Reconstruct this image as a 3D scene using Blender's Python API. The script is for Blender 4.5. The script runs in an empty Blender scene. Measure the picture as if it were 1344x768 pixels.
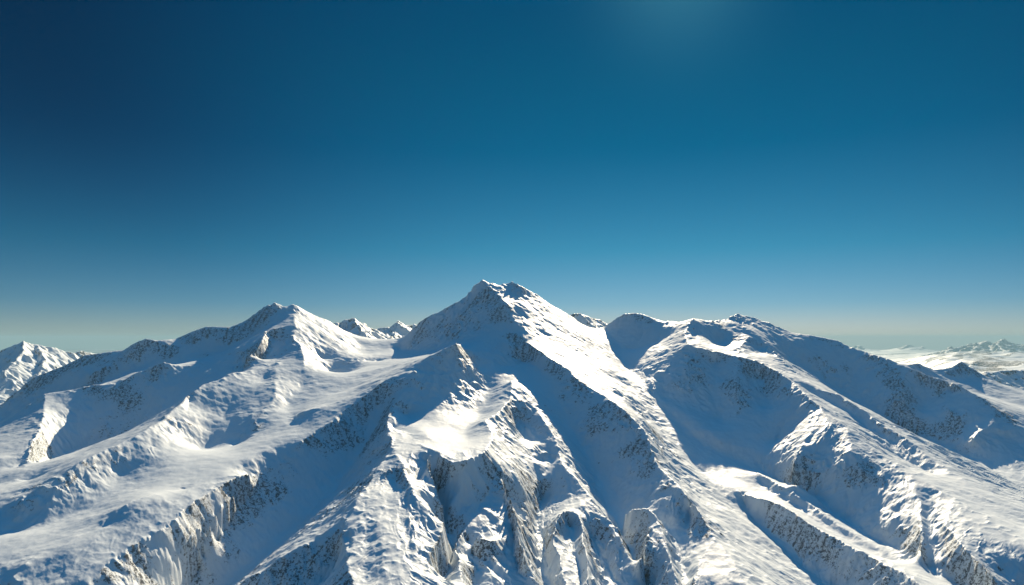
import bpy, math, time
import numpy as np

T0 = time.time()
f32 = np.float32

# ------------------------------------------------------------------ survey
# Crest ('r'), valley ('v') and soft break ('s') lines of the massif in world
# metres: x east, y north, z relative to the height of the viewpoint.
LINES = [
('r',[(-823.4,5250,-16.6),(-752.8,5220,33),(-656.8,5200,120.4),(-562.7,5190,180.3),(-474.4,5180,223.6),(-375.5,5170,277.5),(-310.2,5170,326.5),(-264.2,5175,381.3),(-207.2,5180,422.6),(-153.6,5210,400.3),(-82.7,5240,391.6),(-5.5,5250,422.2),(88.8,5270,377.2),(243.5,5380,288.8),(386.5,5480,207.7),(511,5580,129.2),(593.7,5640,89.1),(723.5,5680,89.7),(762.6,5660,131.1),(862.4,5650,196.3),(961.8,5640,207.8),(1041.2,5620,183.4),(1127.7,5580,146.8),(1269.1,5480,126.9),(1352.8,5400,156.3),(1486.1,5430,137.2),(1632.8,5520,151.1),(1750.7,5600,197.5),(1821.5,5600,176.8),(1903.1,5580,152.7),(2029.4,5540,93.3),(2147.9,5500,46.3),(2283.3,5450,22.9),(2415.8,5400,-8.5),(2472.3,5350,-45.1),(2589.1,5200,-109.5),(2689.7,5080,-155.1),(2736.8,5000,-194.7),(2831.6,4855.7,-260.7),(2899.6,4741.1,-294.4),(2992.8,4570.9,-375.3),(2994.2,4430.6,-443.1),(3035.8,4291.6,-528.5),(3131,4085.8,-623.6),(3302.7,3883.1,-797.1)]),
('s',[(-815.4,5130,-81),(-689.2,4960,-88.8),(-555.8,4800,-80.8),(-429.5,4690,-59.2),(-343.8,4600,-53.3)]),
('r',[(-207.2,5180,422.6),(-172.5,5120,371.9),(-133.2,5060,324.9),(-89.3,4990,283.6),(-20.6,4890,241.9),(-40.8,4850,199.1),(35,4750,105),(44.2,4670,49.2),(76.8,4560,-14.4),(148.9,4420,-55.8),(226.3,4300,-99.6),(308.7,4190,-163.2),(372.9,4072.1,-235.8),(486.5,3950.3,-295.2),(536.1,3829.6,-330.6),(589.7,3710,-371),(654.4,3552.5,-456.2),(671.7,3358.5,-548),(683.6,3231.1,-595.2),(714.3,3042.9,-643.8),(740.6,2907.2,-685.5),(766.4,2737.2,-749.1),(782.8,2582.3,-788.3),(796.8,2441.7,-830.2),(810.7,2213,-896.9)]),
('r',[(-316.8,4560,-43.2),(-315.9,4350,-36.6),(-307.9,4120,-26),(-380.4,4060,-55.6),(-463.2,4000,-92.6),(-484.8,3970,-112.8),(-562.4,3900,-176.5),(-646.7,3840,-206.1),(-736.2,3740,-279.5),(-810.7,3650,-338.1),(-866.9,3550,-377.4),(-915.2,3450,-417.6),(-972.1,3310,-470.4),(-1027.8,3160,-562.1),(-1053.3,3060,-618.4),(-1090.5,2960,-663.7),(-1111.2,2800,-745.7),(-1139.6,2660,-812),(-1142.6,2560,-870.4),(-1144.9,2380,-964.5)]),
('v',[(-271.6,4300,-131.3),(-176.8,4200,-207.8)]),
('r',[(-516,3860,-158.5),(-534.3,3760,-245.4),(-570.2,3660,-288.9),(-595.8,3560,-333.5),(-586.8,3420,-385.2),(-555.9,3260,-408.4),(-498.6,3056,-460),(-596.8,3000,-536.8),(-669.3,2890,-617.5),(-775.5,2650,-708.5),(-835.6,2520,-753.3),(-913.2,2390,-812.6),(-975.8,2250,-911.8)]),
('r',[(-498.6,3056,-460),(-521.4,2880,-500.2),(-555.6,2600,-566.5),(-548.6,2470,-603.2),(-551.3,2370,-641.1),(-495.6,2190,-668.5),(-446.7,2060,-700.4),(-380,1880,-761.9)]),
('r',[(-548.6,2470,-603.2),(-626.7,2440,-660.1),(-722.5,2400,-694.7),(-811.4,2350,-749.5),(-890.3,2330,-792.2)]),
('v',[(-611.1,3770,-265.9),(-662.1,3700,-350.5),(-689.7,3600,-435.8),(-710.7,3480,-531.2),(-756.1,3310,-609.7),(-797.3,3130,-691.9),(-868.9,2980,-768.5),(-949.1,2800,-831.2),(-1033.8,2640,-897.6),(-1088.3,2450,-967.1)]),
('v',[(-593.1,3130,-520.6),(-654.9,3080,-606.3)]),
('v',[(-563.9,2360,-737.8),(-585.9,2300,-798.9),(-679.7,2250,-828.9),(-766.5,2220,-876.3),(-853.6,2180,-929.4)]),
('v',[(-111.6,4416.6,-79),(-131.2,4154,-196.8),(-134.4,3990.8,-294.1),(-182.2,3683.6,-387.7),(-219.4,3256.5,-445.6),(-222.6,2858.3,-475.4)]),
('s',[(-530.5,3600,-382.7),(-448.3,3380,-409.2),(-373.7,3170,-427.1)]),
('r',[(-585.1,3410,-387.7),(-549.8,3370,-415),(-434.4,3150,-437.7),(-350.5,3000,-448.4),(-278.9,2880,-466.9),(-225.9,2824,-478.6),(-190.7,2830,-473.7),(-151.6,2880,-469.9),(-116.5,2990,-456.4),(-80.7,3193.2,-433.6)]),
('r',[(-552.5,3240,-412.7),(-502.5,3060,-447.7),(-426,2870,-489.4),(-350.3,2600,-555.6),(-289.8,2480,-590),(-241.4,2440,-616.4),(-237.9,2330,-649.9),(-254.7,2200,-671.6),(-214.7,2040,-693.6)]),
('v',[(-441.9,2780,-546),(-396.6,2563,-586.5),(-354.4,2338,-631),(-300.7,2164,-665.8),(-244.3,1984,-702.6),(-208.4,1800,-757.5)]),
('r',[(-386.5,3060,-447.7),(-325.1,2860,-472.7),(-276.7,2710,-556.3),(-246.4,2630,-606.3)]),
('v',[(-353.3,2944,-517.5),(-330.8,2882.7,-619.7),(-247.4,2701.2,-696.2),(-202,2558.7,-744.4),(-209.8,2372.4,-764.7),(-216.5,2235.6,-788.1)]),
('s',[(-221.9,2773.4,-569.3),(-210.4,2665.3,-631.3)]),
('r',[(-349,2960,-482.9),(-352.4,2790,-572.7)]),
('r',[(-519.1,2680,-550.1),(-434.5,2400,-618.9),(-376.3,2180,-665.5),(-334.3,2010,-698.2)]),
('v',[(-510.5,2500,-597.4),(-444.4,2270,-657.1),(-396.6,2070,-703.8)]),
('r',[(-198.7,2420,-700.5),(-159.8,2300,-726.3),(-130.8,2180,-757.3)]),
('v',[(-161.7,2560,-715.2),(-119.7,2420,-766.7),(-95.2,2260,-813.1)]),
('r',[(-51.9,2900,-549.5),(-11.6,2760,-595.6),(21.6,2570,-662.8),(30.6,2420,-713.3)]),
('v',[(-36.6,2900,-623.3),(0,2680,-690.9),(10.6,2520,-744.2),(27,2330,-800.6)]),
('r',[(262.2,2930,-687.8),(266.3,2720,-730.1),(260,2520,-769.3),(257,2370,-810.8)]),
('v',[(234.8,2860,-750.5),(234.4,2620,-800.2),(227.4,2400,-844)]),
('r',[(764.4,2730,-747.2),(689.8,2590,-790.6),(624.1,2440,-829.6)]),
('r',[(740.7,3020,-699.4),(675,2850,-765)]),
('r',[(4.2,4020,-228.5),(-15.8,3750,-319.7),(-63.6,3552.5,-355.2),(-114.4,3397,-379),(-80.7,3193.2,-433.6),(-52.9,2956.3,-516.6),(-29.3,2785.5,-633.3),(-8.3,2617.8,-699.9),(47.1,2488.3,-741.3),(84.9,2372.4,-806.6),(97.6,2157,-874.1)]),
('r',[(-52.9,2956.3,-516.6),(-108,2773.4,-621.8),(-157.1,2617.8,-669.6),(-209.2,2453.4,-705)]),
('r',[(-80.7,3193.2,-433.6),(-9.6,3055.4,-521),(40.5,2956.3,-597.5),(65.9,2981,-659)]),
('r',[(-80.7,3193.2,-433.6),(-24.1,3269.2,-471.5),(69.9,3320.2,-531.2),(133.8,3345.7,-560),(198,3358.5,-551.5)]),
('r',[(-141.4,2488.3,-681),(-78.6,2488.3,-696.7),(-8.3,2617.8,-699.9)]),
('v',[(-79.1,2349.4,-762.5),(-74.5,2213,-808.4)]),
('v',[(-76.6,4280,-175.7),(0,4300,-176.5),(84.7,4470,-145.9)]),
('r',[(4.2,4020,-228.5),(66.1,3923.3,-276.7),(142.1,3749.7,-375),(173.9,3591.6,-434.8),(204,3461.5,-491.9),(232.4,3294.6,-561.8),(280.1,3168,-610.3),(323.5,3042.9,-650.2),(359.6,2919.5,-694.5),(400.2,2858.3,-716.1),(411.3,2713.2,-759.7),(419.7,2523.4,-850),(401.4,2269.6,-919.8)]),
('r',[(198,3358.5,-551.5),(119.6,3155.4,-624.4),(65.9,2981,-659),(59.7,2834,-701),(72,2737.2,-740.5)]),
('v',[(50.6,3696.8,-447.5),(66.1,3487.4,-513.9)]),
('v',[(132.9,3155.4,-692.3),(101.4,2919.5,-750.2),(113.7,2701.2,-809.9),(129.7,2465,-866.1),(135.1,2213,-924.9)]),
('r',[(319.6,3005.7,-664.4),(259.2,2931.7,-688.2),(190.1,2821.8,-680.2),(159.2,2701.2,-725.1),(170,2523.4,-783.6),(185,2407,-818.4),(183.5,2179.3,-883.2)]),
('v',[(307.3,2834,-788.7),(325.2,2617.8,-840.9),(320.7,2476.6,-870.1),(298.2,2213,-924.9)]),
('v',[(130.6,4430.6,-116.6),(174.9,4154,-240.5),(267.9,3856.3,-405.9),(354.2,3617.8,-552.2),(405.6,3409.9,-674.1),(431.9,3205.8,-760.3),(444.8,3018.1,-790.5),(451.3,2858.3,-831.3),(466.3,2701.2,-853),(471.2,2617.8,-890),(448.2,2326.5,-942.8)]),
('r',[(460.6,2956.3,-718.9),(489.6,2944,-691.1),(550.8,2907.2,-679.4),(564.4,2821.8,-712.9),(566.5,2677.3,-752.5),(571.1,2523.4,-796.9),(560.3,2441.7,-830.2),(519.5,2213,-896.9)]),
('r',[(532.4,2809.7,-724.6),(500.4,2701.2,-753.5),(439,2558.7,-786.5)]),
('v',[(597.3,3018.1,-695.8),(602.3,2919.5,-759.1),(621.8,2773.4,-794.1),(622.8,2641.5,-834.2),(618.9,2523.4,-858),(616.4,2269.6,-919.8)]),
('v',[(686.7,3883.1,-388.3),(760.7,3474.5,-603.5),(846.8,3243.8,-700),(911.2,3005.7,-775.2),(978.2,2749.2,-853.7),(1004.8,2629.6,-894.1),(999.2,2326.5,-942.8)]),
('r',[(445.6,4319.3,-195.5),(567.1,4208.9,-265.8),(696.4,4058.6,-384.5),(768.4,3883.1,-490.5),(818.1,3736.5,-570.3),(910.7,3604.7,-641.3),(972.9,3448.6,-711.5),(1001.8,3281.9,-770.4),(1035.5,3142.9,-797.3),(1060.6,2981,-847.2),(1113,2725.2,-926.6),(1074,2383.9,-966.1)]),
('v',[(1084.5,3422.8,-738.6),(1115.6,3231.1,-833.3),(1142,3030.5,-883.6),(1213.4,2725.2,-946.6),(1228.6,2441.7,-989.5)]),
('r',[(764,4195.2,-397.4),(845.9,4058.6,-491.3),(905.2,3856.3,-588.6),(974,3657.3,-673.7),(1077.3,3422.8,-720.6),(1191.2,3205.8,-732.3),(1231.4,3030.5,-765.6),(1293.2,2870.5,-788.6),(1333.9,2725.2,-814.7),(1378.1,2582.3,-823.6),(1396,2465,-838.1),(1439.6,2213,-896.9)]),
('v',[(683.8,4542.8,-263),(773.7,4374.8,-345.4),(865.5,4195.2,-441.6)]),
('v',[(713.3,5600,58.9),(727.6,5400,-11.4),(756,5130,-113.4),(769.9,4942.1,-182.1),(815.8,4613.3,-281.7),(869.4,4347,-398.1),(959.5,4181.4,-484.2),(1045.3,4004.3,-569),(1169.1,3856.3,-637.3),(1324.7,3723.2,-693.7),(1424.3,3487.4,-770.9),(1489.7,3231.1,-823.1),(1550.4,3018.1,-841.9),(1572,2725.2,-869.2),(1598.3,2582.3,-888.8),(1635.9,2326.5,-942.8)]),
('s',[(726.8,5480,23.1),(781.1,5300,-66.9),(880.4,5260,-83.1),(985.6,5260,-66.4),(1119.3,5290,0)]),
('r',[(881.5,4812.6,-192.5),(1003.9,4841.3,-147.8),(1127.8,4870,-82),(1203.1,4884.4,-41.1),(1310.9,4826.9,-76.2),(1475.5,4784,-110.8),(1627.1,4712.6,-153.8),(1684,4570.9,-202.1),(1730.3,4430.6,-256.5),(1716.6,4291.6,-298.2),(1750.4,4085.8,-378.5)]),
('r',[(1340.3,5350,154.9),(1230.6,5150,59.6),(1203.1,4884.4,-41.1)]),
('r',[(1750.7,5600,197.5),(1745.1,5400,96.6),(1790.5,5250,22.1),(1826.3,5000,-105.3),(1840.4,4712.6,-218.3),(1876.5,4570.9,-269.4),(1888.8,4430.6,-312.5),(1950.9,4360.9,-325.9),(2015.8,4154,-402.3),(2050,3950.3,-478.2),(2066.3,3789.6,-526.6),(2086.6,3552.5,-605.8),(2082.5,3422.8,-634.1),(2094.2,3168,-683.6),(2190.4,2858.3,-767.2)]),
('r',[(1770.6,5340,67.5),(1657.8,5130,-16.2),(1496.2,4884.4,-87.4)]),
('v',[(1500.1,5220,-38.5),(1475.9,5080,-74.9)]),
('s',[(1771.2,5130,-54),(1664,4971,-109.9)]),
('v',[(1822.7,4440,-331.8),(1910.2,4290,-392.9),(1969.4,4085,-464.4),(1990.5,3875,-542.5),(2000.7,3705,-592.8),(2008.9,3470,-664.8)]),
('r',[(1233.8,3640,-670.5),(1293.1,3480,-703.3),(1353,3330,-746.6),(1396.9,3190,-785.7),(1457.6,3030,-826.1),(1526.3,2860,-867)]),
('s',[(1204.2,3575,-715),(1263.6,3420,-748.8),(1321.8,3270,-784.8),(1366.2,3135,-818.4),(1424.9,2975,-851.8),(1493.7,2810,-887.4)]),
('r',[(1471.2,4770,-125.5),(1383.4,4440,-303.8),(1304.6,4230,-445.3)]),
('v',[(1338.4,4780,-156),(1261,4470,-352.9),(1204.1,4190,-507.2)]),
('v',[(1608.9,4660,-245.3),(1512.1,4340,-434)]),
('r',[(1174.5,4830,-86.4),(1104,4600,-217.9),(1030.6,4430,-349.7)]),
('r',[(2663.2,5010,-195.1),(2538.9,4720,-372.6),(2455.7,4530,-524.5)]),
('v',[(2785.3,4900,-294),(2652.1,4640,-488.4)]),
('r',[(2889.1,4790,-327.7),(2734.5,4510,-451),(2674.1,4350,-581.5)]),
('v',[(2493.7,5150,-178.9),(2366.4,4930,-337.3)]),
('s',[(-1839.2,2600,-681.5),(-1963.6,2620,-686.7)]),
('s',[(867,4500.6,-345.8),(906,4347,-388.9),(986.8,4222.7,-435.6),(1033.9,4058.6,-504.1),(1113.6,3977.3,-540.1),(1218.3,3950.3,-565.5),(1348.9,3883.1,-600.9),(1466.8,4004.3,-577.5),(1538,4058.6,-512.7),(1617.9,4154,-437.3)]),
('r',[(1750.4,4085.8,-378.5),(1725.6,4017.8,-401.8),(1745.1,3909.9,-432.1),(1778.4,3696.8,-513.7),(1815.9,3513.4,-576.9),(1845.4,3345.7,-619.8),(1868.2,3180.6,-656.2),(1861,3042.9,-682.3),(1880.7,2919.5,-706.8),(1874.2,2773.4,-738.6),(1893.8,2677.3,-749.6),(1915.8,2500,-763.2),(1977.4,2383.9,-790.5)]),
('r',[(1731.4,4031.4,-394.7),(1572.1,3829.6,-491.8),(1455.4,3696.8,-564.2),(1381.2,3565.5,-626.8)]),
('r',[(1753.3,3802.9,-468.4),(1673.9,3565.5,-544.2),(1661.9,3409.9,-628.1)]),
('s',[(1344.5,3461.5,-674.1),(1405.1,3422.8,-724.2),(1497,3307.4,-776.4),(1548.7,3130.3,-794.1),(1590.9,2981,-790.7)]),
('r',[(1848.9,3332.9,-621),(1752.5,3117.8,-689.2),(1653.3,2919.5,-752.9),(1535.4,2701.2,-810.4)]),
('v',[(1834.1,3168,-683.6),(1694.3,2894.9,-777.1),(1586.6,2677.3,-845.5)]),
('r',[(1861,3042.9,-682.3),(1710.7,2846.1,-737),(1675.8,2689.2,-755.8),(1641.5,2523.4,-788.9),(1618.8,2395.4,-814.4),(1539.4,2157,-874.1)]),
('v',[(1745.8,2710,-750.2),(1739.4,2590,-798.8),(1768.4,2500,-844.7),(1862.1,2430,-908.1)]),
('v',[(2041.2,5130,-178.2),(2109.2,5060,-250.3),(2226.5,4942.1,-348.5),(2371.2,4712.6,-496.1),(2485.8,4472.6,-612),(2574.2,4305.5,-657.1),(2602,4099.4,-690.4),(2607.8,3883.1,-715.3),(2605.7,3683.6,-756.1),(2652.6,3461.5,-819.8),(2748.2,3231.1,-867.3)]),
('r',[(2966.2,4430.6,-447.7),(2814.4,4291.6,-519.5),(2667.3,4181.4,-576.6)]),
('v',[(2915.2,4208.9,-598.1),(2756.9,3950.3,-686.1)]),
('r',[(2818.9,5150,-184.3),(2945.5,5250,-176.8),(3073.5,5280,-222.3),(3214.8,5330,-207.6),(3341.3,5380,-164.2),(3440.9,5350,-236.5),(3547.9,5250,-320.5),(3699.5,5230,-363.3),(4007.8,5230,-412.9),(4448.3,5230,-523)]),
('s',[(3075.8,5190,-267.7),(3210.8,5170,-304.8),(3356.7,5160,-315),(3532.4,5100,-370.4)]),
('v',[(2892.2,5060,-292.9),(3113.3,5030,-338.9),(3257.4,4927.7,-404.6),(3384,4784,-448.2),(3611.4,4712.6,-496.1),(4008.2,4712.6,-570.5)]),
('r',[(-3449.1,4300,-633.7),(-3312.7,4420,-535.1),(-3197.3,4520,-423.5),(-3133.7,4580,-332.7),(-3047.7,4640,-229.6),(-2926.4,4720,-173.9),(-2825.9,4760,-112.7),(-2646.6,4780,-80.5),(-2560.8,4798.3,-70.7),(-2467.8,4755.4,-25),(-2412.1,4784,2.5),(-2357.6,4826.9,-10.2),(-2287.5,4927.7,2.1),(-2187.3,4971,57.6),(-2100,5000,89.5),(-1966.8,5050,85.1),(-1882.6,5110,136.6),(-1772.1,5180,229),(-1696.8,5200,268.2),(-1646.1,5230,242.2),(-1586.1,5250,255.9),(-1536.6,5270,233),(-1379.7,5350,140.8),(-1278.9,5400,73.9),(-1170.3,5450,28.7),(-1105.8,5500,2.3),(-878.3,5600,-17.7),(-666.1,5650,-41.6)]),
('r',[(-1586.1,5250,255.9),(-1555.2,5130,178.2),(-1479,4930,103.8),(-1552,4850,76.6),(-1638.4,4760,52.1),(-1738.8,4640,-39.1),(-1864.5,4530,-128.7),(-1929.9,4450,-154.6),(-2000.8,4400,-171.4),(-2111.4,4370,-138),(-2222.4,4300,-190.1),(-2301,4220,-257.6),(-2406.8,4180,-264),(-2506.7,4120,-290.6),(-2615.5,4060,-312),(-2682.1,4000,-370.5),(-2758.7,3900,-455.7),(-2889.5,3750,-552.6)]),
('v',[(-1694.7,5000,89.5),(-1748.9,4930,10.4),(-1951.3,4790,-121),(-2128.2,4680,-162.6),(-2344,4620,-184.8),(-2505.6,4560,-249.6),(-2691.4,4470,-324.7),(-2880.6,4330,-469.5),(-3088.8,4180,-594)]),
('r',[(-2646.6,4780,-80.5),(-2584.4,4650,-151.7),(-2614.1,4540,-200.7),(-2659.7,4480,-273.5)]),
('r',[(-1479,4930,103.8),(-1439,4780,25.2),(-1366.5,4620,-53.5),(-1409.8,4540,-95.6),(-1451.6,4420,-134.9),(-1505.9,4220,-182.1),(-1592.9,4090,-193.7),(-1638.1,3980,-230.4),(-1682.7,3880,-249.1),(-1673.4,3680,-321.5),(-1670.4,3420,-392.4),(-1689.8,3230,-435.2),(-1732.9,3060,-479.9),(-1767.1,2940,-501.3),(-1797.9,2800,-560),(-1818.1,2720,-609.9),(-1834,2660,-666.4)]),
('r',[(-1617.2,4698.4,39.6),(-1573.2,4542.8,-23.9),(-1598,4374.8,-115.1)]),
('v',[(-1559.8,4780,-10.1),(-1545.6,4560,-110.4),(-1607.2,4400,-194.5),(-1668.1,4260,-242.1),(-1760.8,4080,-335),(-1884.1,3960,-441.9),(-2050.3,3880,-535),(-2259.8,3820,-611.2),(-2281.3,3600,-610.1),(-2196.3,3250,-571.3),(-2323.4,3100,-571.1)]),
('s',[(-1633.1,3060,-563.7),(-1612.8,2880,-606.3),(-1637.7,2720,-658.5),(-1716,2600,-689.7),(-1805,2610,-700.6)]),
('r',[(-1432.2,4360.9,-133.1),(-1337.5,4085.8,-236.5),(-1263,3883.1,-306.6),(-1272.5,3696.8,-369.7),(-1283.6,3565.5,-431.6),(-1309.2,3435.7,-506.3)]),
('r',[(-1440.9,4769.7,25.1),(-1276.6,4458.6,-117.3),(-1219.2,4181.4,-242.1)]),
('v',[(-1429.9,4154,-227.4),(-1453.7,3923.3,-289.1),(-1483.9,3789.6,-359),(-1476.6,3578.6,-459.6),(-1449.9,3384.2,-552.2)]),
('r',[(-1683.6,3790,-303.2),(-1606.1,3590,-381.7)]),
('v',[(-1205.7,4150,-262.1),(-1163.1,3850,-364.7),(-1029.7,3350,-458.4),(-1114.8,3190,-513.8),(-1190.4,3040,-537.6),(-1252.7,2820,-581.8),(-1331.5,2680,-598.1),(-1406.7,2560,-646.7),(-1501,2330,-711.3),(-1523.6,2220,-754.8),(-1558.9,2080,-842.9)]),
('r',[(-2615.5,4060,-312),(-2443.1,3780,-397.9),(-2285.8,3480,-476.2),(-2189.6,3240,-545.7)]),
('s',[(-2298.9,3250,-530.3),(-2398.3,3200,-538.9)]),
('r',[(-1240.2,4712.6,-124),(-1106.2,4712.6,-133.9),(-986.1,4755.4,-140.2),(-868.7,4798.3,-151.5)]),
('s',[(-1152.4,4542.8,-248.7),(-1064.9,4556.8,-235),(-977.9,4599.2,-198.5)]),
('r',[(-1077.8,3631,-374.6),(-1000.9,3657.3,-350.3),(-886.5,3710,-331.9)]),
('s',[(-1138.8,3977.3,-314),(-929.4,3977.3,-293.1),(-847.9,4195.2,-229.6)]),
('s',[(-1116.6,5200,-32.8),(-995.9,4927.7,-108.9)]),
('r',[(-1089.5,3000,-552.6),(-1170,2850,-585),(-1193.7,2700,-613.9),(-1216.5,2540,-657.7),(-1261,2430,-688.1),(-1305.8,2310,-724.6),(-1302.8,2230,-758.2),(-1274.3,2080,-842.9)]),
('v',[(-1105.1,2900,-625.8),(-1134.1,2680,-685.5),(-1172.5,2520,-729.5),(-1227.4,2370,-765.9),(-1235.4,2270,-788.5),(-1249.3,2150,-871.3)]),
('r',[(-1291.5,2840,-585.9),(-1356.4,2730,-586.2),(-1403.4,2640,-603),(-1417.7,2590,-632.5)]),
('r',[(-2214.4,3040,-624),(-2150.4,3040,-608),(-2093.3,3050,-593.9),(-2019.6,3060,-602.3)]),
('r',[(-1546.1,2400,-699.8),(-1554.3,2300,-714.2),(-1549.1,2240,-735.7)]),
('s',[(-2600,1000,-1080),(-1200,1050,-1080),(0,1100,-1100),(1200,1050,-1100),(2600,1000,-1080)]),
('s',[(-7000,8000,-1500),(7000,8000,-1500)]),
('s',[(-2500,6600,-500),(-500,7000,-350),(300,6500,-450),(1500,6500,-500),(4000,6300,-900),(6000,5800,-1000)]),
('s',[(-5200,5800,-900),(-5600,4500,-800)]),

]
# rock outcrops: x, y, radius in metres
OUTCROPS = [(1143,4659,60),(1221,4585,50),(1368,4512,70),(1572,4485,70),(1535,4659,50),(1039,4743,40),(2552,4868,70),(2586,4743,60),(2785,4724,50),(2993,4715,45),(2360,5118,55),(2725,4557,40),(1452,3650,35),(1549,3754,30),(1641,3868,30),(1664,3694,30),(1711,3437,40),(1707,3289,45),(1678,3336,35),(405,3922,50),(476,3679,60),(563,3493,55),(616,3289,45),(655,3142,40),(375,4050,45),(453,3806,50),(-441,5107,60),(-304,5067,70),(-111,4781,60),(-212,4791,50),(-546,5087,50),(-19,4603,50),(85,4485,50),(-253,5118,50),(-846,3465,45),(-901,3329,45),(-953,3211,40),(-1005,3061,40),(-1045,2947,35),(-784,3599,40),(-678,3746,35),(-1076,2748,30),(-2266,4124,60),(-2162,4091,55),(-2389,4148,40),(-2115,4258,45),(-2965,4603,60),(-3067,4503,60),(-2852,4696,50),(-2745,4724,50),(-2250,4781,60),(-2167,4878,60),(-1929,4927,60),(-1817,5047,60),(-1728,5097,50),(-2040,4762,40),(519,2693,25),(525,2582,30),(736,2764,30),(739,2572,35),(650,2650,25),(505,2854,20),(757,2496,30),(399,3507,20),(-66,2860,16),(166,2720,25),(190,2582,25),(283,2742,18),(-84,2491,15),(69,3650,20),(-38,3592,20),(-520,2227,30),(-610,2346,30),(-684,2346,30),(-467,2093,30),(-763,2323,30),(-663,2403,20),(-589,2413,15),(1220,2988,25),(1311,2720,30),(1337,2577,25),(1245,2900,20),(-1716,2953,28),(-1740,2865,28),(-2328,3614,-40),(-2282,3486,-40),(-1759,2775,25),(-1697,3030,25),(-1259,3549,28),(-1238,3342,28),(-1266,3679,25),(-1327,4107,25),(-1577,3549,20),(1753,2959,30),(1665,2737,30),(1777,2688,30),(1765,2588,30),(1965,2837,25),(1678,2935,20),(949,5600,60),(841,5588,50),(1064,5522,50),(1568,5359,60),(1604,5200,45),(3301,5316,70),(3403,5232,60),(3168,5253,50),(2785,4082,40),(2759,3954,40),(-311,2894,-70),(-242,2803,-75),(-195,2764,-60),(-364,2953,-45),(-156,2843,-55),(-1928,2809,30),(-1872,2837,25),(-1268,2726,20),(-1345,2650,20),(-1152,2593,20),(-1178,2854,18),(-1189,2709,22),(-1215,2526,22),(-1257,2427,20),(-1290,2304,20)]
SUN_AZ, SUN_EL = 13.,26.6

# ------------------------------------------------------------------ noise
def _hash(ix, iy, seed):
    h = (ix.astype(np.int64) * 374761393 + iy.astype(np.int64) * 668265263 + seed * 1442695041) & 0xffffffff
    h = ((h ^ (h >> 13)) * 1274126177) & 0xffffffff
    h = ((h ^ (h >> 15)) * 2246822519) & 0xffffffff
    return ((h ^ (h >> 16)) & 0xffff).astype(f32) / f32(65535.)

def _table(seed, n=512):
    k = np.arange(n)
    a = _hash(*np.meshgrid(k, k, indexing='ij'), seed) * f32(2 * math.pi)
    return np.cos(a), np.sin(a)
_tabs = {}
def perlin(x, y, seed=0):
    if seed not in _tabs: _tabs[seed] = _table(seed)
    gx, gy = _tabs[seed]
    fx0 = np.floor(x); fy0 = np.floor(y)
    ix = fx0.astype(np.int32); iy = fy0.astype(np.int32)
    fx = (x - fx0).astype(f32); fy = (y - fy0).astype(f32)
    u = fx * fx * fx * (fx * (fx * 6 - 15) + 10); v = fy * fy * fy * (fy * (fy * 6 - 15) + 10)
    def g(dx, dy):
        a = (ix + dx) & 511; b = (iy + dy) & 511
        return gx[a, b] * (fx - dx) + gy[a, b] * (fy - dy)
    n0 = g(0, 0) * (1 - u) + g(1, 0) * u
    n1 = g(0, 1) * (1 - u) + g(1, 1) * u
    return (n0 * (1 - v) + n1 * v) * f32(1.5)

def fbm(x, y, wl, octs, seed=0, gain=.5):
    s = 0; a = 1.0; f = 1.0 / wl
    for o in range(octs):
        s = s + a * perlin(x * f, y * f, seed + o); a *= gain; f *= 2.03
    return s

def ridged(x, y, wl, octs, seed=0, gain=.5):
    s = 0; a = 1.0; f = 1.0 / wl; w = 1.0
    for o in range(octs):
        n = 1 - np.abs(perlin(x * f, y * f, seed + o)) * 1.6
        n = n * n * w; s = s + a * n; w = np.clip(n * 1.3, 0, 1); a *= gain; f *= 2.03
    return s

def sstep(a, b, x):
    t = np.clip((x - a) / (b - a), 0, 1)
    return t * t * (3 - 2 * t)

def gullies(x, y, gx, gy, wl, octs, seed, gain=.55, sharp=False, run=1.25):
    """Branching gullies that run down the slope (gx, gy): every octave is a sum of
    short waves whose crests follow the fall line; later octaves bend round the
    flanks of the earlier ones."""
    h = np.zeros_like(x); amp = 1.0
    ax, ay = gx.copy(), gy.copy()
    for o in range(octs):
        m = np.sqrt(ax * ax + ay * ay) + 1e-4
        dx, dy = -ay / m, ax / m            # across the slope
        s = 1.0 / (wl * run)
        px, py = x * s, y * s
        ix = np.floor(px); iy = np.floor(py)
        fx = px - ix; fy = py - iy
        ix = ix.astype(np.int32); iy = iy.astype(np.int32)
        hv = np.zeros_like(x); wv = np.zeros_like(x); dv = np.zeros_like(x)
        t1, t2 = _jit(seed + o)
        for i in (-1, 0, 1):
            for j in (-1, 0, 1):
                a = (ix + i) & 255; b = (iy + j) & 255
                ox = i + t1[a, b] - fx; oy = j + t2[a, b] - fy
                w = np.clip(1 - (ox * ox + oy * oy) / 2.0, 0, 1); w = w * w * w
                ph = (ox * dx + oy * dy) * f32(2 * math.pi * run)
                hv += np.cos(ph) * w; dv += np.sin(ph) * w; wv += w
        hv /= wv; dv /= wv
        if sharp: hv = 1.25 - 2 * np.sqrt(np.clip((1 - hv) * .5, 0, 1) + .004)   # knife-edged crests, round gullies
        h += amp * hv
        k = 2 * math.pi / wl * amp * GK
        ax = ax + dv * dx * k * wl * .16; ay = ay + dv * dy * k * wl * .16
        amp *= gain; wl *= .5
    return h
GK = 1.0
_jt = {}
def _jit(seed):
    if seed not in _jt:
        k = np.arange(256); a, b = np.meshgrid(k, k, indexing='ij')
        _jt[seed] = (_hash(a, b, seed * 7 + 3), _hash(a, b, seed * 7 + 4))
    return _jt[seed]

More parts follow.
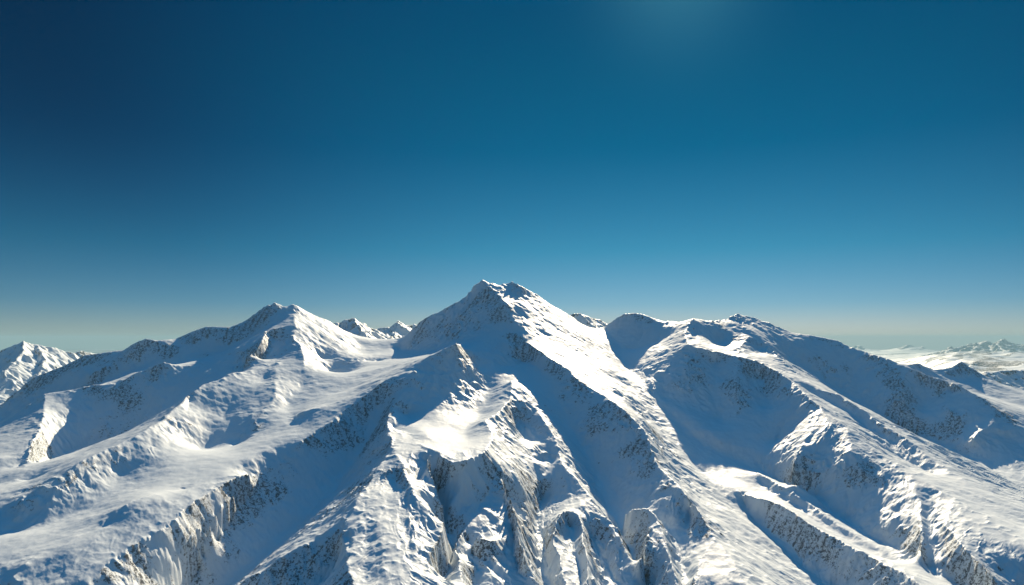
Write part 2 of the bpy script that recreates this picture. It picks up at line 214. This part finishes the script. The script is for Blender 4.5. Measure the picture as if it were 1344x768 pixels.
# ------------------------------------------------------------------ relief from the survey lines
X0, X1, Y0, Y1 = -7000., 7000., 800., 8000.
def rasterise(cell, kinds=None):
    nx = int((X1 - X0) / cell) + 1; ny = int((Y1 - Y0) / cell) + 1
    acc = np.zeros((ny, nx)); cnt = np.zeros((ny, nx))
    for k, pts in LINES:
        if kinds and k not in kinds: continue
        P = np.array(pts, float)
        for a, b in zip(P[:-1], P[1:]):
            n = max(2, int(np.hypot(*(b - a)[:2]) / (cell * .5)) + 1)
            t = np.linspace(0, 1, n)[:, None]; q = a + (b - a) * t
            i = np.rint((q[:, 0] - X0) / cell).astype(int); j = np.rint((q[:, 1] - Y0) / cell).astype(int)
            ok = (i >= 0) & (i < nx) & (j >= 0) & (j < ny)
            np.add.at(acc, (j[ok], i[ok]), q[ok, 2]); np.add.at(cnt, (j[ok], i[ok]), 1)
    m = cnt > 0
    return m, np.where(m, acc / np.maximum(cnt, 1), 0).astype(f32)

def resize(a, ny, nx):
    yy = np.linspace(0, a.shape[0] - 1, ny); xx = np.linspace(0, a.shape[1] - 1, nx)
    return bil(a, xx[None, :] + 0 * yy[:, None], yy[:, None] + 0 * xx[None, :])

def bil(a, u, v):
    u = np.clip(u, 0, a.shape[1] - 1.001); v = np.clip(v, 0, a.shape[0] - 1.001)
    i = u.astype(np.int32); j = v.astype(np.int32); fu = (u - i).astype(f32); fv = (v - j).astype(f32)
    return (a[j, i] * (1 - fu) + a[j, i + 1] * fu) * (1 - fv) + (a[j + 1, i] * (1 - fu) + a[j + 1, i + 1] * fu) * fv

H = None
for cell, it in ((128, 600), (64, 300), (32, 250), (16, 200), (8, 120)):
    m, val = rasterise(cell)
    H = np.full(m.shape, -700., f32) if H is None else resize(H, *m.shape).astype(f32)
    H[m] = val[m]
    for _ in range(it):
        P = np.pad(H, 1, mode='edge')
        N = (P[1:-1, :-2] + P[1:-1, 2:] + P[:-2, 1:-1] + P[2:, 1:-1]) * f32(.2) + \
            (P[:-2, :-2] + P[:-2, 2:] + P[2:, :-2] + P[2:, 2:]) * f32(.05)
        H = N; H[m] = val[m]
CELL = 8.
def blur(a, n):
    for _ in range(n):
        P = np.pad(a, 1, mode='edge')
        a = (P[1:-1, :-2] + 2 * a + P[1:-1, 2:]) * f32(.25)
        P = np.pad(a, 1, mode='edge')
        a = (P[:-2, 1:-1] + 2 * a + P[2:, 1:-1]) * f32(.25)
    return a
# distance to the nearest crest line (metres, up to ~260 m)
rm, _ = rasterise(CELL, ('r',))
D = np.where(rm, 0, 400).astype(f32)
for _ in range(34):
    P = np.pad(D, 1, mode='edge')
    D = np.minimum.reduce([D, P[1:-1, :-2] + 8, P[1:-1, 2:] + 8, P[:-2, 1:-1] + 8, P[2:, 1:-1] + 8,
                           P[:-2, :-2] + f32(11.3), P[:-2, 2:] + f32(11.3), P[2:, :-2] + f32(11.3), P[2:, 2:] + f32(11.3)])
D = blur(D, 1)
B1 = blur(H, 6); B2 = blur(B1, 30)
w1 = sstep(6, 40, D); w2 = sstep(50, 150, D) * .75
H = H * (1 - w1) + B1 * w1
H = H * (1 - w2) + B2 * w2
GS = blur(H, 12)
GYf, GXf = np.gradient(GS, CELL); GXf = GXf.astype(f32); GYf = GYf.astype(f32)
GL = resize(blur(resize(H, H.shape[0] // 4, H.shape[1] // 4), 12), *H.shape)
GYl, GXl = np.gradient(GL, CELL); GXl = GXl.astype(f32); GYl = GYl.astype(f32)
print('relief', H.shape, round(time.time() - T0, 1))

# ------------------------------------------------------------------ fan of points over the massif
UM = .96
U = np.arange(-UM, UM + 1e-6, .0012).astype(f32)
DD = np.exp(np.arange(math.log(950.), math.log(7700.), .0014)).astype(f32)
uu, dd = np.meshgrid(U, DD)
x = uu * dd; y = dd
wx = fbm(x, y, 260., 4, 11) * 16; wy = fbm(x, y, 260., 4, 21) * 16
wx = wx + fbm(x, y, 45., 3, 31) * 3.5; wy = wy + fbm(x, y, 45., 3, 35) * 3.5
def smp(a, xx=x, yy=y): return bil(a, (xx - X0) / CELL, (yy - Y0) / CELL)
xs, ys = x + wx, y + wy
z = smp(H, xs, ys)
gx = smp(GXf, xs, ys); gy = smp(GYf, xs, ys); dr = smp(D, xs, ys)
sl = np.sqrt(gx * gx + gy * gy)
steep = sstep(.42, .85, sl)
patch = sstep(-.35, .45, fbm(x, y, 420., 3, 51))         # some faces are scoured, others smooth snow
rough = steep * (.3 + .7 * patch)
silk = 1 - .65 * sstep(4150, 4400, y) * sstep(0., .03, uu) * sstep(.2, .15, uu)    # wind-smoothed flank
rough = rough * silk
g = gullies(x, y, gx, gy, 85., 5, 61, .62, False, 1.7)
front = sstep(3300, 2700, y) * sstep(-.28, -.2, uu) * sstep(.3, .2, uu)
sub = sstep(.22, .5, sl) * np.maximum(sstep(-.3, .5, fbm(x, y, 700., 3, 55)), front) * silk
lx = smp(GXl, xs, ys); ly = smp(GYl, xs, ys); ls = np.sqrt(lx * lx + ly * ly)
fl = sstep(.14, .34, ls) * (.4 + .6 * sstep(-.32, -.22, uu))
calm = 1 - .85 * sstep(-.47, -.43, uu) * sstep(-.20, -.25, uu) * sstep(3950, 3700, y) * sstep(-.1, .12, gx / (sl + .05) * -1.)
fl = fl * calm; rough = rough * calm
rz = sstep(.33, .42, uu) * sstep(4300, 3900, y) + .5 * sstep(-.3, -.36, uu) * sstep(3100, 2900, y)
away = .3 + .7 * sstep(0, 80, dr)
g2 = gullies(x, y, lx * .7 + gx * .3, ly * .7 + gy * .3, 190., 2, 161, .6, True, 1.9)
z = z + g2 * 15. * (.45 * sub + .5 * front + .45 * rz) * fl * away
g3 = gullies(x, y, lx * .6 + gx * .4, ly * .6 + gy * .4, 62., 3, 171, .6, True, 2.2)
z = z + g3 * 5. * (.35 * sub + .65 * front + .5 * rz) * fl * away
z = z + g * 4.5 * rough * (.35 + .65 * sstep(0, 70, dr)) + g * .5 * sstep(.15, .4, sl)
crest = 1 - sstep(5, 110, dr)
z = z + (ridged(x, y, 70., 5, 71) - .9) * (6.0 * rough + 2.5 * crest * (.2 + .8 * patch) + 4.5 * patch * (1 - sstep(0, 60, dr)) * sstep(4500, 5100, y))
# wind-packed snow: gentle swells and drifts
z = z + fbm(x, y, 300., 2, 81) * 5 * (1 - steep)
z = z + fbm(x, y, 14., 3, 91) * 1.3 * rough * sstep(.5, .9, sl)
# the flanks of the massif run down to the plain outside
edge = sstep(.955, .88, np.abs(uu)) * sstep(960, 1150, dd) * sstep(7650, 7000, dd)
z = z * edge + -1520. * (1 - edge)

def grid_normals(x, y, z):
    P = np.stack([x, y, z], -1)
    du = np.gradient(P, axis=1); dv = np.gradient(P, axis=0)
    n = np.cross(du, dv); n /= np.linalg.norm(n, axis=-1, keepdims=True) + 1e-9
    return n.astype(f32)
N = grid_normals(x, y, z)
fine = np.sqrt(np.clip(1 - N[..., 2] ** 2, 0, 1)) / np.clip(N[..., 2], .15, 1)
curv = z - resize(blur(resize(z, z.shape[0] // 4, z.shape[1] // 4), 2), *z.shape)
pr = fbm(x, y, 330., 4, 101) * .75 + fbm(x, y, 60., 3, 111) * .3
aspect = (gx * .31 + gy * .95) / (sl + .05)
outc = np.zeros_like(x)
for ox, oy, orad in OUTCROPS:
    sg = 1 if orad > 0 else -1; orad = abs(orad)
    k = np.abs(x - ox) < orad * 2.6
    k &= np.abs(y - oy) < orad * 2.6
    q = np.exp(-(((x[k] + wx[k] * 2 - ox) ** 2 + (y[k] + wy[k] * 2 - oy) ** 2) / orad ** 2))
    outc[k] = np.maximum(outc[k], q) if sg > 0 else outc[k] - 1.6 * q
rock = sstep(.62, 1.2, outc * .62 - .08 + aspect * .36 - .25 + sl * .6 + fine * .5 + pr * .55 + .34 * (1 - sstep(15, 150, dr)) - .12 + np.clip(curv, -6, 6) * .02 - .05)
streak = gullies(x, y, gx, gy, 40., 3, 141, .75, True, 2.6) * .8
rock = rock * sstep(.25, .5, fine)
rock = np.clip(rock * (.84 + .42 * streak), 0, 1) * sstep(-.85, .1, fbm(x, y, 240., 3, 131))
print('fan', x.shape, round(time.time() - T0, 1), 'slope', float(sl.mean()))

# ------------------------------------------------------------------ materials
def mat_snow(name, fine_scale=1.0, dark=(.03, .034, .042, 1), pale=(.085, .08, .078, 1)):
    m = bpy.data.materials.new(name); m.use_nodes = True
    nt = m.node_tree; nd = nt.nodes; lk = nt.links; nd.clear()
    out = nd.new('ShaderNodeOutputMaterial'); bs = nd.new('ShaderNodeBsdfPrincipled')
    lk.new(bs.outputs[0], out.inputs[0])
    geo = nd.new('ShaderNodeNewGeometry')
    at = nd.new('ShaderNodeAttribute'); at.attribute_name = 'rock'
    def noise(scale, detail, rough=.55, src=None):
        n = nd.new('ShaderNodeTexNoise'); n.inputs['Scale'].default_value = scale / fine_scale
        n.inputs['Detail'].default_value = detail; n.inputs['Roughness'].default_value = rough
        lk.new(src or geo.outputs['Position'], n.inputs['Vector']); return n.outputs['Fac']
    def math_(op, a, b, c=None, clamp=False):
        n = nd.new('ShaderNodeMath'); n.operation = op; n.use_clamp = clamp
        for i, v in enumerate((a, b, c)):
            if v is None: continue
            if isinstance(v, (int, float)): n.inputs[i].default_value = v
            else: lk.new(v, n.inputs[i])
        return n.outputs[0]
    def ramp(fac, a, b):
        n = nd.new('ShaderNodeMapRange'); n.interpolation_type = 'SMOOTHSTEP'
        n.inputs['From Min'].default_value = a; n.inputs['From Max'].default_value = b
        lk.new(fac, n.inputs['Value']); return n.outputs['Result']
    n1 = noise(.075, 6, .75); n2 = noise(.22, 4, .7)
    speck = math_('ADD', math_('MULTIPLY', n1, .55), math_('MULTIPLY', n2, .45))
    # rock shows where the attribute beats the speckle
    thr = math_('SUBTRACT', math_('MULTIPLY_ADD', at.outputs['Fac'], .16, .375), speck)
    mask = ramp(thr, -.02, .03)
    mask = math_('MULTIPLY', mask, ramp(at.outputs['Fac'], .02, .25))
    mask = math_('MULTIPLY', mask, .9)
    rc = nd.new('ShaderNodeMix'); rc.data_type = 'RGBA'
    rc.inputs['A'].default_value = dark; rc.inputs['B'].default_value = pale
    lk.new(ramp(noise(.05, 4, .6), .35, .65), rc.inputs['Factor'])
    sc = nd.new('ShaderNodeMix'); sc.data_type = 'RGBA'
    sc.inputs['A'].default_value = (.72, .785, .82, 1); sc.inputs['B'].default_value = (.80, .855, .885, 1)
    lk.new(noise(.01, 5, .6), sc.inputs['Factor'])
    mx = nd.new('ShaderNodeMix'); mx.data_type = 'RGBA'
    lk.new(mask, mx.inputs['Factor']); lk.new(sc.outputs['Result'], mx.inputs['A']); lk.new(rc.outputs['Result'], mx.inputs['B'])
    lk.new(mx.outputs['Result'], bs.inputs['Base Color'])
    lk.new(math_('ADD', .55, math_('MULTIPLY', mask, .35)), bs.inputs['Roughness'])
    bs.inputs['Specular IOR Level'].default_value = .25
    # relief finer than the mesh
    mp = nd.new('ShaderNodeMapping'); mp.inputs['Rotation'].default_value = (0, 0, math.radians(35)); mp.inputs['Scale'].default_value = (1, .22, 1)
    lk.new(geo.outputs['Position'], mp.inputs['Vector'])
    drift = noise(.12, 5, .6, mp.outputs[0])
    hgt = math_('ADD', math_('MULTIPLY', drift, .7 * fine_scale), math_('MULTIPLY', math_('MULTIPLY', noise(.3, 5, .65), math_('ADD', at.outputs['Fac'], .12)), 3.2 * fine_scale))
    bp = nd.new('ShaderNodeBump'); bp.inputs['Strength'].default_value = .8; bp.inputs['Distance'].default_value = 1.
    lk.new(hgt, bp.inputs['Height']); lk.new(bp.outputs[0], bs.inputs['Normal'])
    return m
SNOW = mat_snow('snow_and_rock')
SNOWFAR = mat_snow('far_snow_and_hazy_rock', 5., (.02, .032, .045, 1), (.05, .065, .08, 1))  # rock darker and bluer: distance haze put into its colour
VALLEY = bpy.data.materials.new('hazy_valley'); VALLEY.use_nodes = True
_n = VALLEY.node_tree.nodes; _l = VALLEY.node_tree.links; _b = _n['Principled BSDF']
_g = _n.new('ShaderNodeNewGeometry'); _t = _n.new('ShaderNodeTexNoise'); _t.inputs['Scale'].default_value = .00035; _t.inputs['Detail'].default_value = 9; _t.inputs['Roughness'].default_value = .62
_r = _n.new('ShaderNodeValToRGB'); _r.color_ramp.elements[0].position = .44; _r.color_ramp.elements[0].color = (.025, .045, .06, 1); _r.color_ramp.elements[1].position = .66; _r.color_ramp.elements[1].color = (.45, .53, .6, 1)  # blue of the distance haze mixed into the dark patches and snow
_l.new(_g.outputs['Position'], _t.inputs['Vector']); _l.new(_t.outputs['Fac'], _r.inputs[0]); _l.new(_r.outputs[0], _b.inputs['Base Color']); _b.inputs['Roughness'].default_value = .9

# ------------------------------------------------------------------ mesh helpers
def tag(o, label, cat, kind='structure', group=None):
    o['label'] = label; o['category'] = cat
    if kind: o['kind'] = kind
    if group: o['group'] = group
    return o

def mesh_from_grid(name, x, y, z, N, rock, mat, keep=None):
    ny, nx = x.shape
    idx = np.arange(ny * nx).reshape(ny, nx)
    q = np.stack([idx[:-1, :-1], idx[:-1, 1:], idx[1:, 1:], idx[1:, :-1]], -1)
    q = q[keep] if keep is not None else q.reshape(-1, 4)
    used = np.unique(q); remap = np.zeros(ny * nx, np.int32); remap[used] = np.arange(len(used))
    q = remap[q].astype(np.int32)
    co = np.stack([x, y, z], -1).reshape(-1, 3)[used].astype(f32)
    me = bpy.data.meshes.new(name)
    me.vertices.add(len(co)); me.vertices.foreach_set('co', co.ravel())
    me.loops.add(q.size); me.loops.foreach_set('vertex_index', q.ravel())
    me.polygons.add(len(q)); me.polygons.foreach_set('loop_start', np.arange(0, q.size, 4, dtype=np.int32))
    me.update(calc_edges=True)
    me.polygons.foreach_set('use_smooth', np.ones(len(q), bool))
    a = me.attributes.new('rock', 'FLOAT', 'POINT'); a.data.foreach_set('value', rock.reshape(-1)[used].astype(f32))
    me.materials.append(mat)
    if N is not None:
        me.normals_split_custom_set_from_vertices(N.reshape(-1, 3)[used])
    o = bpy.data.objects.new(name, me); bpy.context.collection.objects.link(o)
    return o

# where one massif ends and the next begins, along the valley floors (distance -> x/y)
LB = np.array([(800, -.70), (1400, -.62), (2213, -.475), (2618, -.42), (2981, -.36), (3358, -.305), (3618, -.27), (4017, -.215), (4500, -.185), (5200, -.165), (5600, -.155), (8000, -.12)])
RB = np.array([(800, 1.0), (1600, .85), (2558, .62), (2919, .525), (3422, .41), (3816, .295), (4292, .2), (4855, .152), (5500, .128), (8000, .05)])
lb = np.interp(dd, LB[:, 0], LB[:, 1]) + perlin(dd / 150., uu * 0, 5) * .006
rb = np.interp(dd, RB[:, 0], RB[:, 1]) + perlin(dd / 150., uu * 0, 6) * .006
zone = np.where(uu < lb, 0, np.where(uu > rb, 2, 1))[:-1, :-1]
for k, lab in ((1, 'highest snowy mountain in the middle with twin summits and a long rocky ridge'),
               (0, 'broad snowy mountain left of the highest one with smooth bowls in shadow'),
               (2, 'long snowy mountain right of the highest one with dark rocky cirque walls')):
    o = mesh_from_grid('mountain', x, y, z, N, rock, SNOW, zone == k)
    tag(o, lab, 'mountain')
print('massif', round(time.time() - T0, 1))

# ------------------------------------------------------------------ farther mountains
def cone_range(name, label, crests, slope, base, cell, seed, pad, wl, amp, mat, rockk=1.0, cat='mountain'):
    allp = np.array([p for c in crests for p in c], float)
    x0, x1 = allp[:, 0].min() - pad, allp[:, 0].max() + pad; y0, y1 = allp[:, 1].min() - pad, allp[:, 1].max() + pad
    X, Y = np.meshgrid(np.arange(x0, x1, cell).astype(f32), np.arange(y0, y1, cell).astype(f32))
    XW = X + fbm(X, Y, wl * 2, 4, seed) * wl * .16; YW = Y + fbm(X, Y, wl * 2, 4, seed + 9) * wl * .16
    Z = np.full(X.shape, base, f32)
    for c in crests:
        for a, b in zip(c[:-1], c[1:]):
            a = np.array(a, float); b = np.array(b, float); d = b[:2] - a[:2]; L2 = (d ** 2).sum() + 1e-6
            t = np.clip(((XW - a[0]) * d[0] + (YW - a[1]) * d[1]) / L2, 0, 1)
            dist = np.hypot(XW - a[0] - t * d[0], YW - a[1] - t * d[1])
            zz = a[2] + t * (b[2] - a[2])
            hgt = np.maximum(zz - base, 1)
            zz = base + hgt * np.exp(-slope * dist / hgt * 1.25)
            Z = np.maximum(Z, zz)
    gy_, gx_ = np.gradient(blur(Z, 3), cell); gx_ = gx_.astype(f32); gy_ = gy_.astype(f32)
    s_ = np.hypot(gx_, gy_); st = sstep(.15, .6, s_)
    Z = Z + gullies(X, Y, gx_, gy_, wl, 5, seed + 20) * amp * st + (ridged(X, Y, wl * .8, 5, seed + 30) - .9) * amp * .8 * (.15 + st)
    e = np.minimum.reduce([X - x0, x1 - X, Y - y0, y1 - Y]) / (pad * .8)
    e = sstep(0.02, .5, e); Z = Z * e + (base - 30) * (1 - e)
    Nn = grid_normals(X, Y, Z)
    fs = np.sqrt(np.clip(1 - Nn[..., 2] ** 2, 0, 1)) / np.clip(Nn[..., 2], .15, 1)
    rk = sstep(.55, 1.1, fs * rockk + fbm(X, Y, wl * 2, 3, seed + 40) * .25)  # rockk raised on the horizon ranges paints in their blue shade
    return tag(mesh_from_grid(name, X, Y, Z, None, rk, mat), label, cat)
def P(px, py, d): return ((px - 672) / 950 * d, d, (445 - py) / 950 * d)
far_left = [[P(-60,485,8300),P(0,460,8500),P(25,452,8550),P(32,447,8600),P(50,452,8700),P(69,457,8800),P(104,469,9000),P(150,480,9200)],
            [P(32,447,8600),P(30,462,8250),P(22,475,7950),P(5,490,7650)],[P(50,452,8700),P(58,470,8300),P(50,490,7950)]]
cone_range('mountain', 'lone sunlit snowy mountain at the far left behind the dark ridge', far_left, .62, -900., 9., 200, 1500, 260., 16., SNOW, .6)
cone_range('mountain', 'tiny snowy peak just right of the lone far left mountain', [[P(80,474,12000),P(94,463,12200),P(106,460,12300),P(121,463,12500),P(150,470,12800)]], .6, -900., 18., 240, 1600, 400., 30., SNOWFAR)
cone_range('mountain', 'small pointed snowy peak right of the left summit', [[P(425,440,7300),P(443,423,7500),P(462,417,7600),P(479,426,7700),P(493,432,7800),P(508,440,7900)],[P(462,417,7600),P(478,438,7100)],[P(443,423,7500),P(440,440,7100)]], .6, -500., 9., 280, 900, 260., 18., SNOW, .62)
cone_range('mountain', 'small sharp peak between two larger ones at the saddle left of the highest summit', [[P(488,434,9200),P(500,430,9300),P(508,429,9400),P(521.5,420.5,9500),P(531,427,9600),P(545,426,9700),P(565,433,9800)],[P(521,420.5,9500),P(515,440,9000)]], .62, -500., 12., 320, 1100, 300., 20., SNOWFAR, .6)
cone_range('mountain', 'dark blue hump behind the slope right of the highest summit', [[P(735,425,9000),P(750,411.5,9000),P(762,411,9050),P(780,417,9100),P(800,426,9200)]], .6, -500., 12., 360, 1100, 300., 20., SNOWFAR, .8)
cone_range('mountain', 'pale blue double peak on the horizon right of the long mountain', [[P(1160,466,80000),P(1172,461,80000),P(1184,456,80000),P(1194,452,80500),P(1200,455,80500),P(1206,455,80500),P(1214,460,80500),P(1224,464,80500)]], .42, -1480., 110., 400, 9000, 2200., 260., SNOWFAR, 3.)
cone_range('mountain', 'small pale blue peak on the horizon behind the end of the long ridge', [[P(1105,464,82000),P(1120,457,82000),P(1127,453.5,82000),P(1137,456,82000),P(1155,463,82000)]], .42, -1480., 120., 430, 9000, 2200., 260., SNOWFAR, 3.)
cone_range('mountain', 'wide white range on the horizon at the right edge', [[P(1225,463,54000),P(1250,457,55000),P(1270,452,56000),P(1284,449,57000),P(1291,446.5,57000),P(1299,450,57000),P(1308,446,57000),P(1316,451,57000),P(1330,454,57000),P(1344,452,58000),P(1370,450,59000),P(1420,456,60000)],
  [P(1250,457,55000),P(1240,465,50000)],[P(1291,446.5,57000),P(1280,461,51000),P(1270,470,46000)],[P(1308,446,57000),P(1320,464,50000),P(1316,474,45000)],[P(1370,450,59000),P(1350,466,51000)]], .42, -1480., 90., 460, 9000, 2300., 330., SNOWFAR, 2.6)
cone_range('mountain', 'low dark snowy foothills under the white range at the right edge', [[P(1290,492,9500),P(1318,486,9800),P(1344,484,10000),P(1400,480,10200)]], .5, -1480., 18., 500, 1500, 500., 40., SNOWFAR)


# ------------------------------------------------------------------ plain
def sheet(name, radius, zc, mat, label, n=220, lump=0., seed=0):
    r = np.concatenate([[0], np.exp(np.linspace(math.log(800.), math.log(radius), n))]).astype(f32)
    a = np.linspace(0, 2 * math.pi, 361).astype(f32)
    A, Rr = np.meshgrid(a, r); X = Rr * np.sin(A); Y = Rr * np.cos(A)
    Z = np.full(X.shape, zc, f32)
    if lump: Z = Z + (fbm(X, Y, 5200., 5, seed) * lump) * sstep(6000, 9000, Rr) 
    o = mesh_from_grid(name, X[:, ::-1], Y[:, ::-1], Z[:, ::-1], None, np.zeros_like(X), mat)
    return tag(o, label, 'ground')
sheet('ground', 120000., -1500., VALLEY, 'dim blue valley plain stretching to the hazy horizon', lump=170., seed=600)
X, Y = np.meshgrid(np.arange(6000, 62000, 90.).astype(f32), np.arange(13000, 62000, 90.).astype(f32))
m_ = sstep(-.15, .25, fbm(X, Y, 9000., 4, 640) + (Y - 21000) / 16000.) * sstep(6500, 11000, X) * sstep(.47, .62, X / Y + .07 * fbm(X, Y, 12000., 3, 645)) * sstep(61500, 55000, X) * sstep(50000, 40000, Y)
Z = -1540 + m_ * (700 + ridged(X, Y, 2600., 5, 650, .55) * 90 + fbm(X, Y, 9000., 3, 660) * 120)  # layer of cloud modelled as lumpy snow-covered ground
tag(mesh_from_grid('clouds', X, Y, Z.astype(f32), None, sstep(.1, .9, ridged(X, Y, 1500., 3, 670)), SNOWFAR), 'low lumpy white hills far off at the right below the horizon range', 'clouds')  # high rock amount paints in the blue tone of the distance


# ------------------------------------------------------------------ air, light, camera
HAZE = 1.4e-5
SUNE = 5.0
SKYS = .1
EXPO = .8
LOBE = (.72, 1.0, .36)
SK = .29
AUREOLE = (.15, .46, .47)
SKYRAMP = [(0, (1.4, 1.09, 1.0)), (.018, (1.2, 1.06, 1.04)), (.047, (.7, .96, 1.04)), (.12, (.23, .9, .95)), (.25, (.0, .65, .77)), (.341, (.0, .62, .73)), (.42, (.0, .57, .71)), (.52, (.0, 2.2, 3.2)), (1., (.0, 10.5, 9.5))]
SKYRAMP = [(p, tuple(v * SK for v in c)) for p, c in SKYRAMP]
HAZEC = (.42, .73, .9, 1)
DB = 1
sc = bpy.context.scene
haze = bpy.data.materials.new('haze'); haze.use_nodes = True
nt = haze.node_tree; nt.nodes.clear()
o_ = nt.nodes.new('ShaderNodeOutputMaterial'); pv = nt.nodes.new('ShaderNodeVolumePrincipled')
pv.inputs['Color'].default_value = HAZEC; pv.inputs['Density'].default_value = HAZE
pv.inputs['Anisotropy'].default_value = 0.
nt.links.new(pv.outputs[0], o_.inputs['Volume'])
me = bpy.data.meshes.new('haze')
W, ZB, ZT = 125000., -1700., 430.
vs = [(sx * W, sy * W, zz) for zz in (ZB, ZT) for sx, sy in ((-1, -1), (1, -1), (1, 1), (-1, 1))]
me.from_pydata(vs, [], [(3, 2, 1, 0), (4, 5, 6, 7), (0, 1, 5, 4), (1, 2, 6, 5), (2, 3, 7, 6), (3, 0, 4, 7)])
me.materials.append(haze)
ho = bpy.data.objects.new('haze', me); bpy.context.collection.objects.link(ho)
tag(ho, 'thin blue haze between the mountains and the horizon', 'haze', 'stuff')

sun = bpy.data.lights.new('sun', 'SUN'); sun.energy = SUNE; sun.angle = math.radians(.5); sun.color = (1, .83, .58)
so = bpy.data.objects.new('sun', sun); bpy.context.collection.objects.link(so)
az, el = math.radians(SUN_AZ), math.radians(SUN_EL)
from mathutils import Vector
so.rotation_euler = Vector((math.sin(az) * math.cos(el), math.cos(az) * math.cos(el), math.sin(el))).to_track_quat('Z', 'Y').to_euler()

w = bpy.data.worlds.new('World'); sc.world = w; w.use_nodes = True
nt = w.node_tree; nt.nodes.clear()
ow = nt.nodes.new('ShaderNodeOutputWorld'); bg = nt.nodes.new('ShaderNodeBackground')
sky = nt.nodes.new('ShaderNodeTexSky'); sky.sky_type = 'NISHITA'; sky.sun_disc = False
sky.sun_elevation = el; sky.sun_rotation = az; sky.altitude = 4000; sky.air_density = 1.; sky.dust_density = .3; sky.ozone_density = 2.
LK = nt.links.new
def wm(op, *ins, vec=False, clamp=False):
    n = nt.nodes.new('ShaderNodeVectorMath' if vec else 'ShaderNodeMath'); n.operation = op
    if clamp: n.use_clamp = True
    for i, v in enumerate(ins):
        if isinstance(v, (int, float, tuple)): n.inputs[i].default_value = v
        else: LK(v, n.inputs[i])
    return n
def mrange(v, a, b, c, d):
    n = nt.nodes.new('ShaderNodeMapRange'); n.interpolation_type = 'SMOOTHSTEP'
    for k, q in zip(('From Min', 'From Max', 'To Min', 'To Max'), (a, b, c, d)): n.inputs[k].default_value = q
    LK(v, n.inputs['Value']); return n.outputs['Result']
tc = nt.nodes.new('ShaderNodeTexCoord'); sx = nt.nodes.new('ShaderNodeSeparateXYZ')
nrm = wm('NORMALIZE', tc.outputs['Generated'], vec=True).outputs[0]
LK(nrm, sx.inputs[0])
# tint by elevation over the physical sky; unseen overhead part brightened to fill shadows
rp = nt.nodes.new('ShaderNodeValToRGB'); cr = rp.color_ramp
LK(sx.outputs['Z'], rp.inputs[0])
stops = SKYRAMP
while len(cr.elements) < len(stops): cr.elements.new(.5)
for e, (p, c) in zip(cr.elements, stops): e.position = p; e.color = (*c, 1)
sdir = (math.sin(az) * math.cos(el), math.cos(az) * math.cos(el), math.sin(el))
dt = wm('DOT_PRODUCT', nrm, sdir, vec=True).outputs['Value']
lobe = mrange(dt, LOBE[0], LOBE[1], 1 - LOBE[2], 0)          # deficit away from the sun
hor = mrange(sx.outputs['Z'], 0, .3, .5, 1)
fac = wm('SUBTRACT', 1., wm('MULTIPLY', lobe, hor).outputs[0]).outputs[0]
m1 = wm('MULTIPLY', sky.outputs[0], rp.outputs[0], vec=True).outputs[0]
cx = nt.nodes.new('ShaderNodeCombineXYZ')
for i, e in enumerate((1.7, 1., .72)): LK(wm('POWER', fac, e).outputs[0], cx.inputs[i])
sc1 = wm('MULTIPLY', m1, cx.outputs[0], vec=True)
au = wm('POWER', wm('MAXIMUM', dt, 0.).outputs[0], 280.).outputs[0]
sc2 = nt.nodes.new('ShaderNodeVectorMath'); sc2.operation = 'SCALE'; sc2.inputs[0].default_value = AUREOLE; LK(au, sc2.inputs['Scale'])
tot = wm('ADD', sc1.outputs[0], sc2.outputs[0], vec=True).outputs[0]
LK(tot, bg.inputs[0]); LK(bg.outputs[0], ow.inputs[0])
bg.inputs['Strength'].default_value = SKYS

cam = bpy.data.cameras.new('camera'); cam.sensor_width = 36; cam.lens = 36 * 950 / 1344
cam.shift_y = (445 - 384) / 1344; cam.clip_start = 1; cam.clip_end = 400000
co = bpy.data.objects.new('camera', cam); bpy.context.collection.objects.link(co)
co.rotation_euler = (math.pi / 2, 0, 0); sc.camera = co
sc.render.engine = 'CYCLES'
sc.cycles.use_denoising = True; sc.cycles.max_bounces = 4; sc.cycles.diffuse_bounces = DB; sc.cycles.volume_bounces = 0
sc.view_settings.view_transform = 'Standard'; sc.view_settings.look = 'None'; sc.view_settings.exposure = EXPO; sc.view_settings.gamma = 1

print('done', round(time.time() - T0, 1))
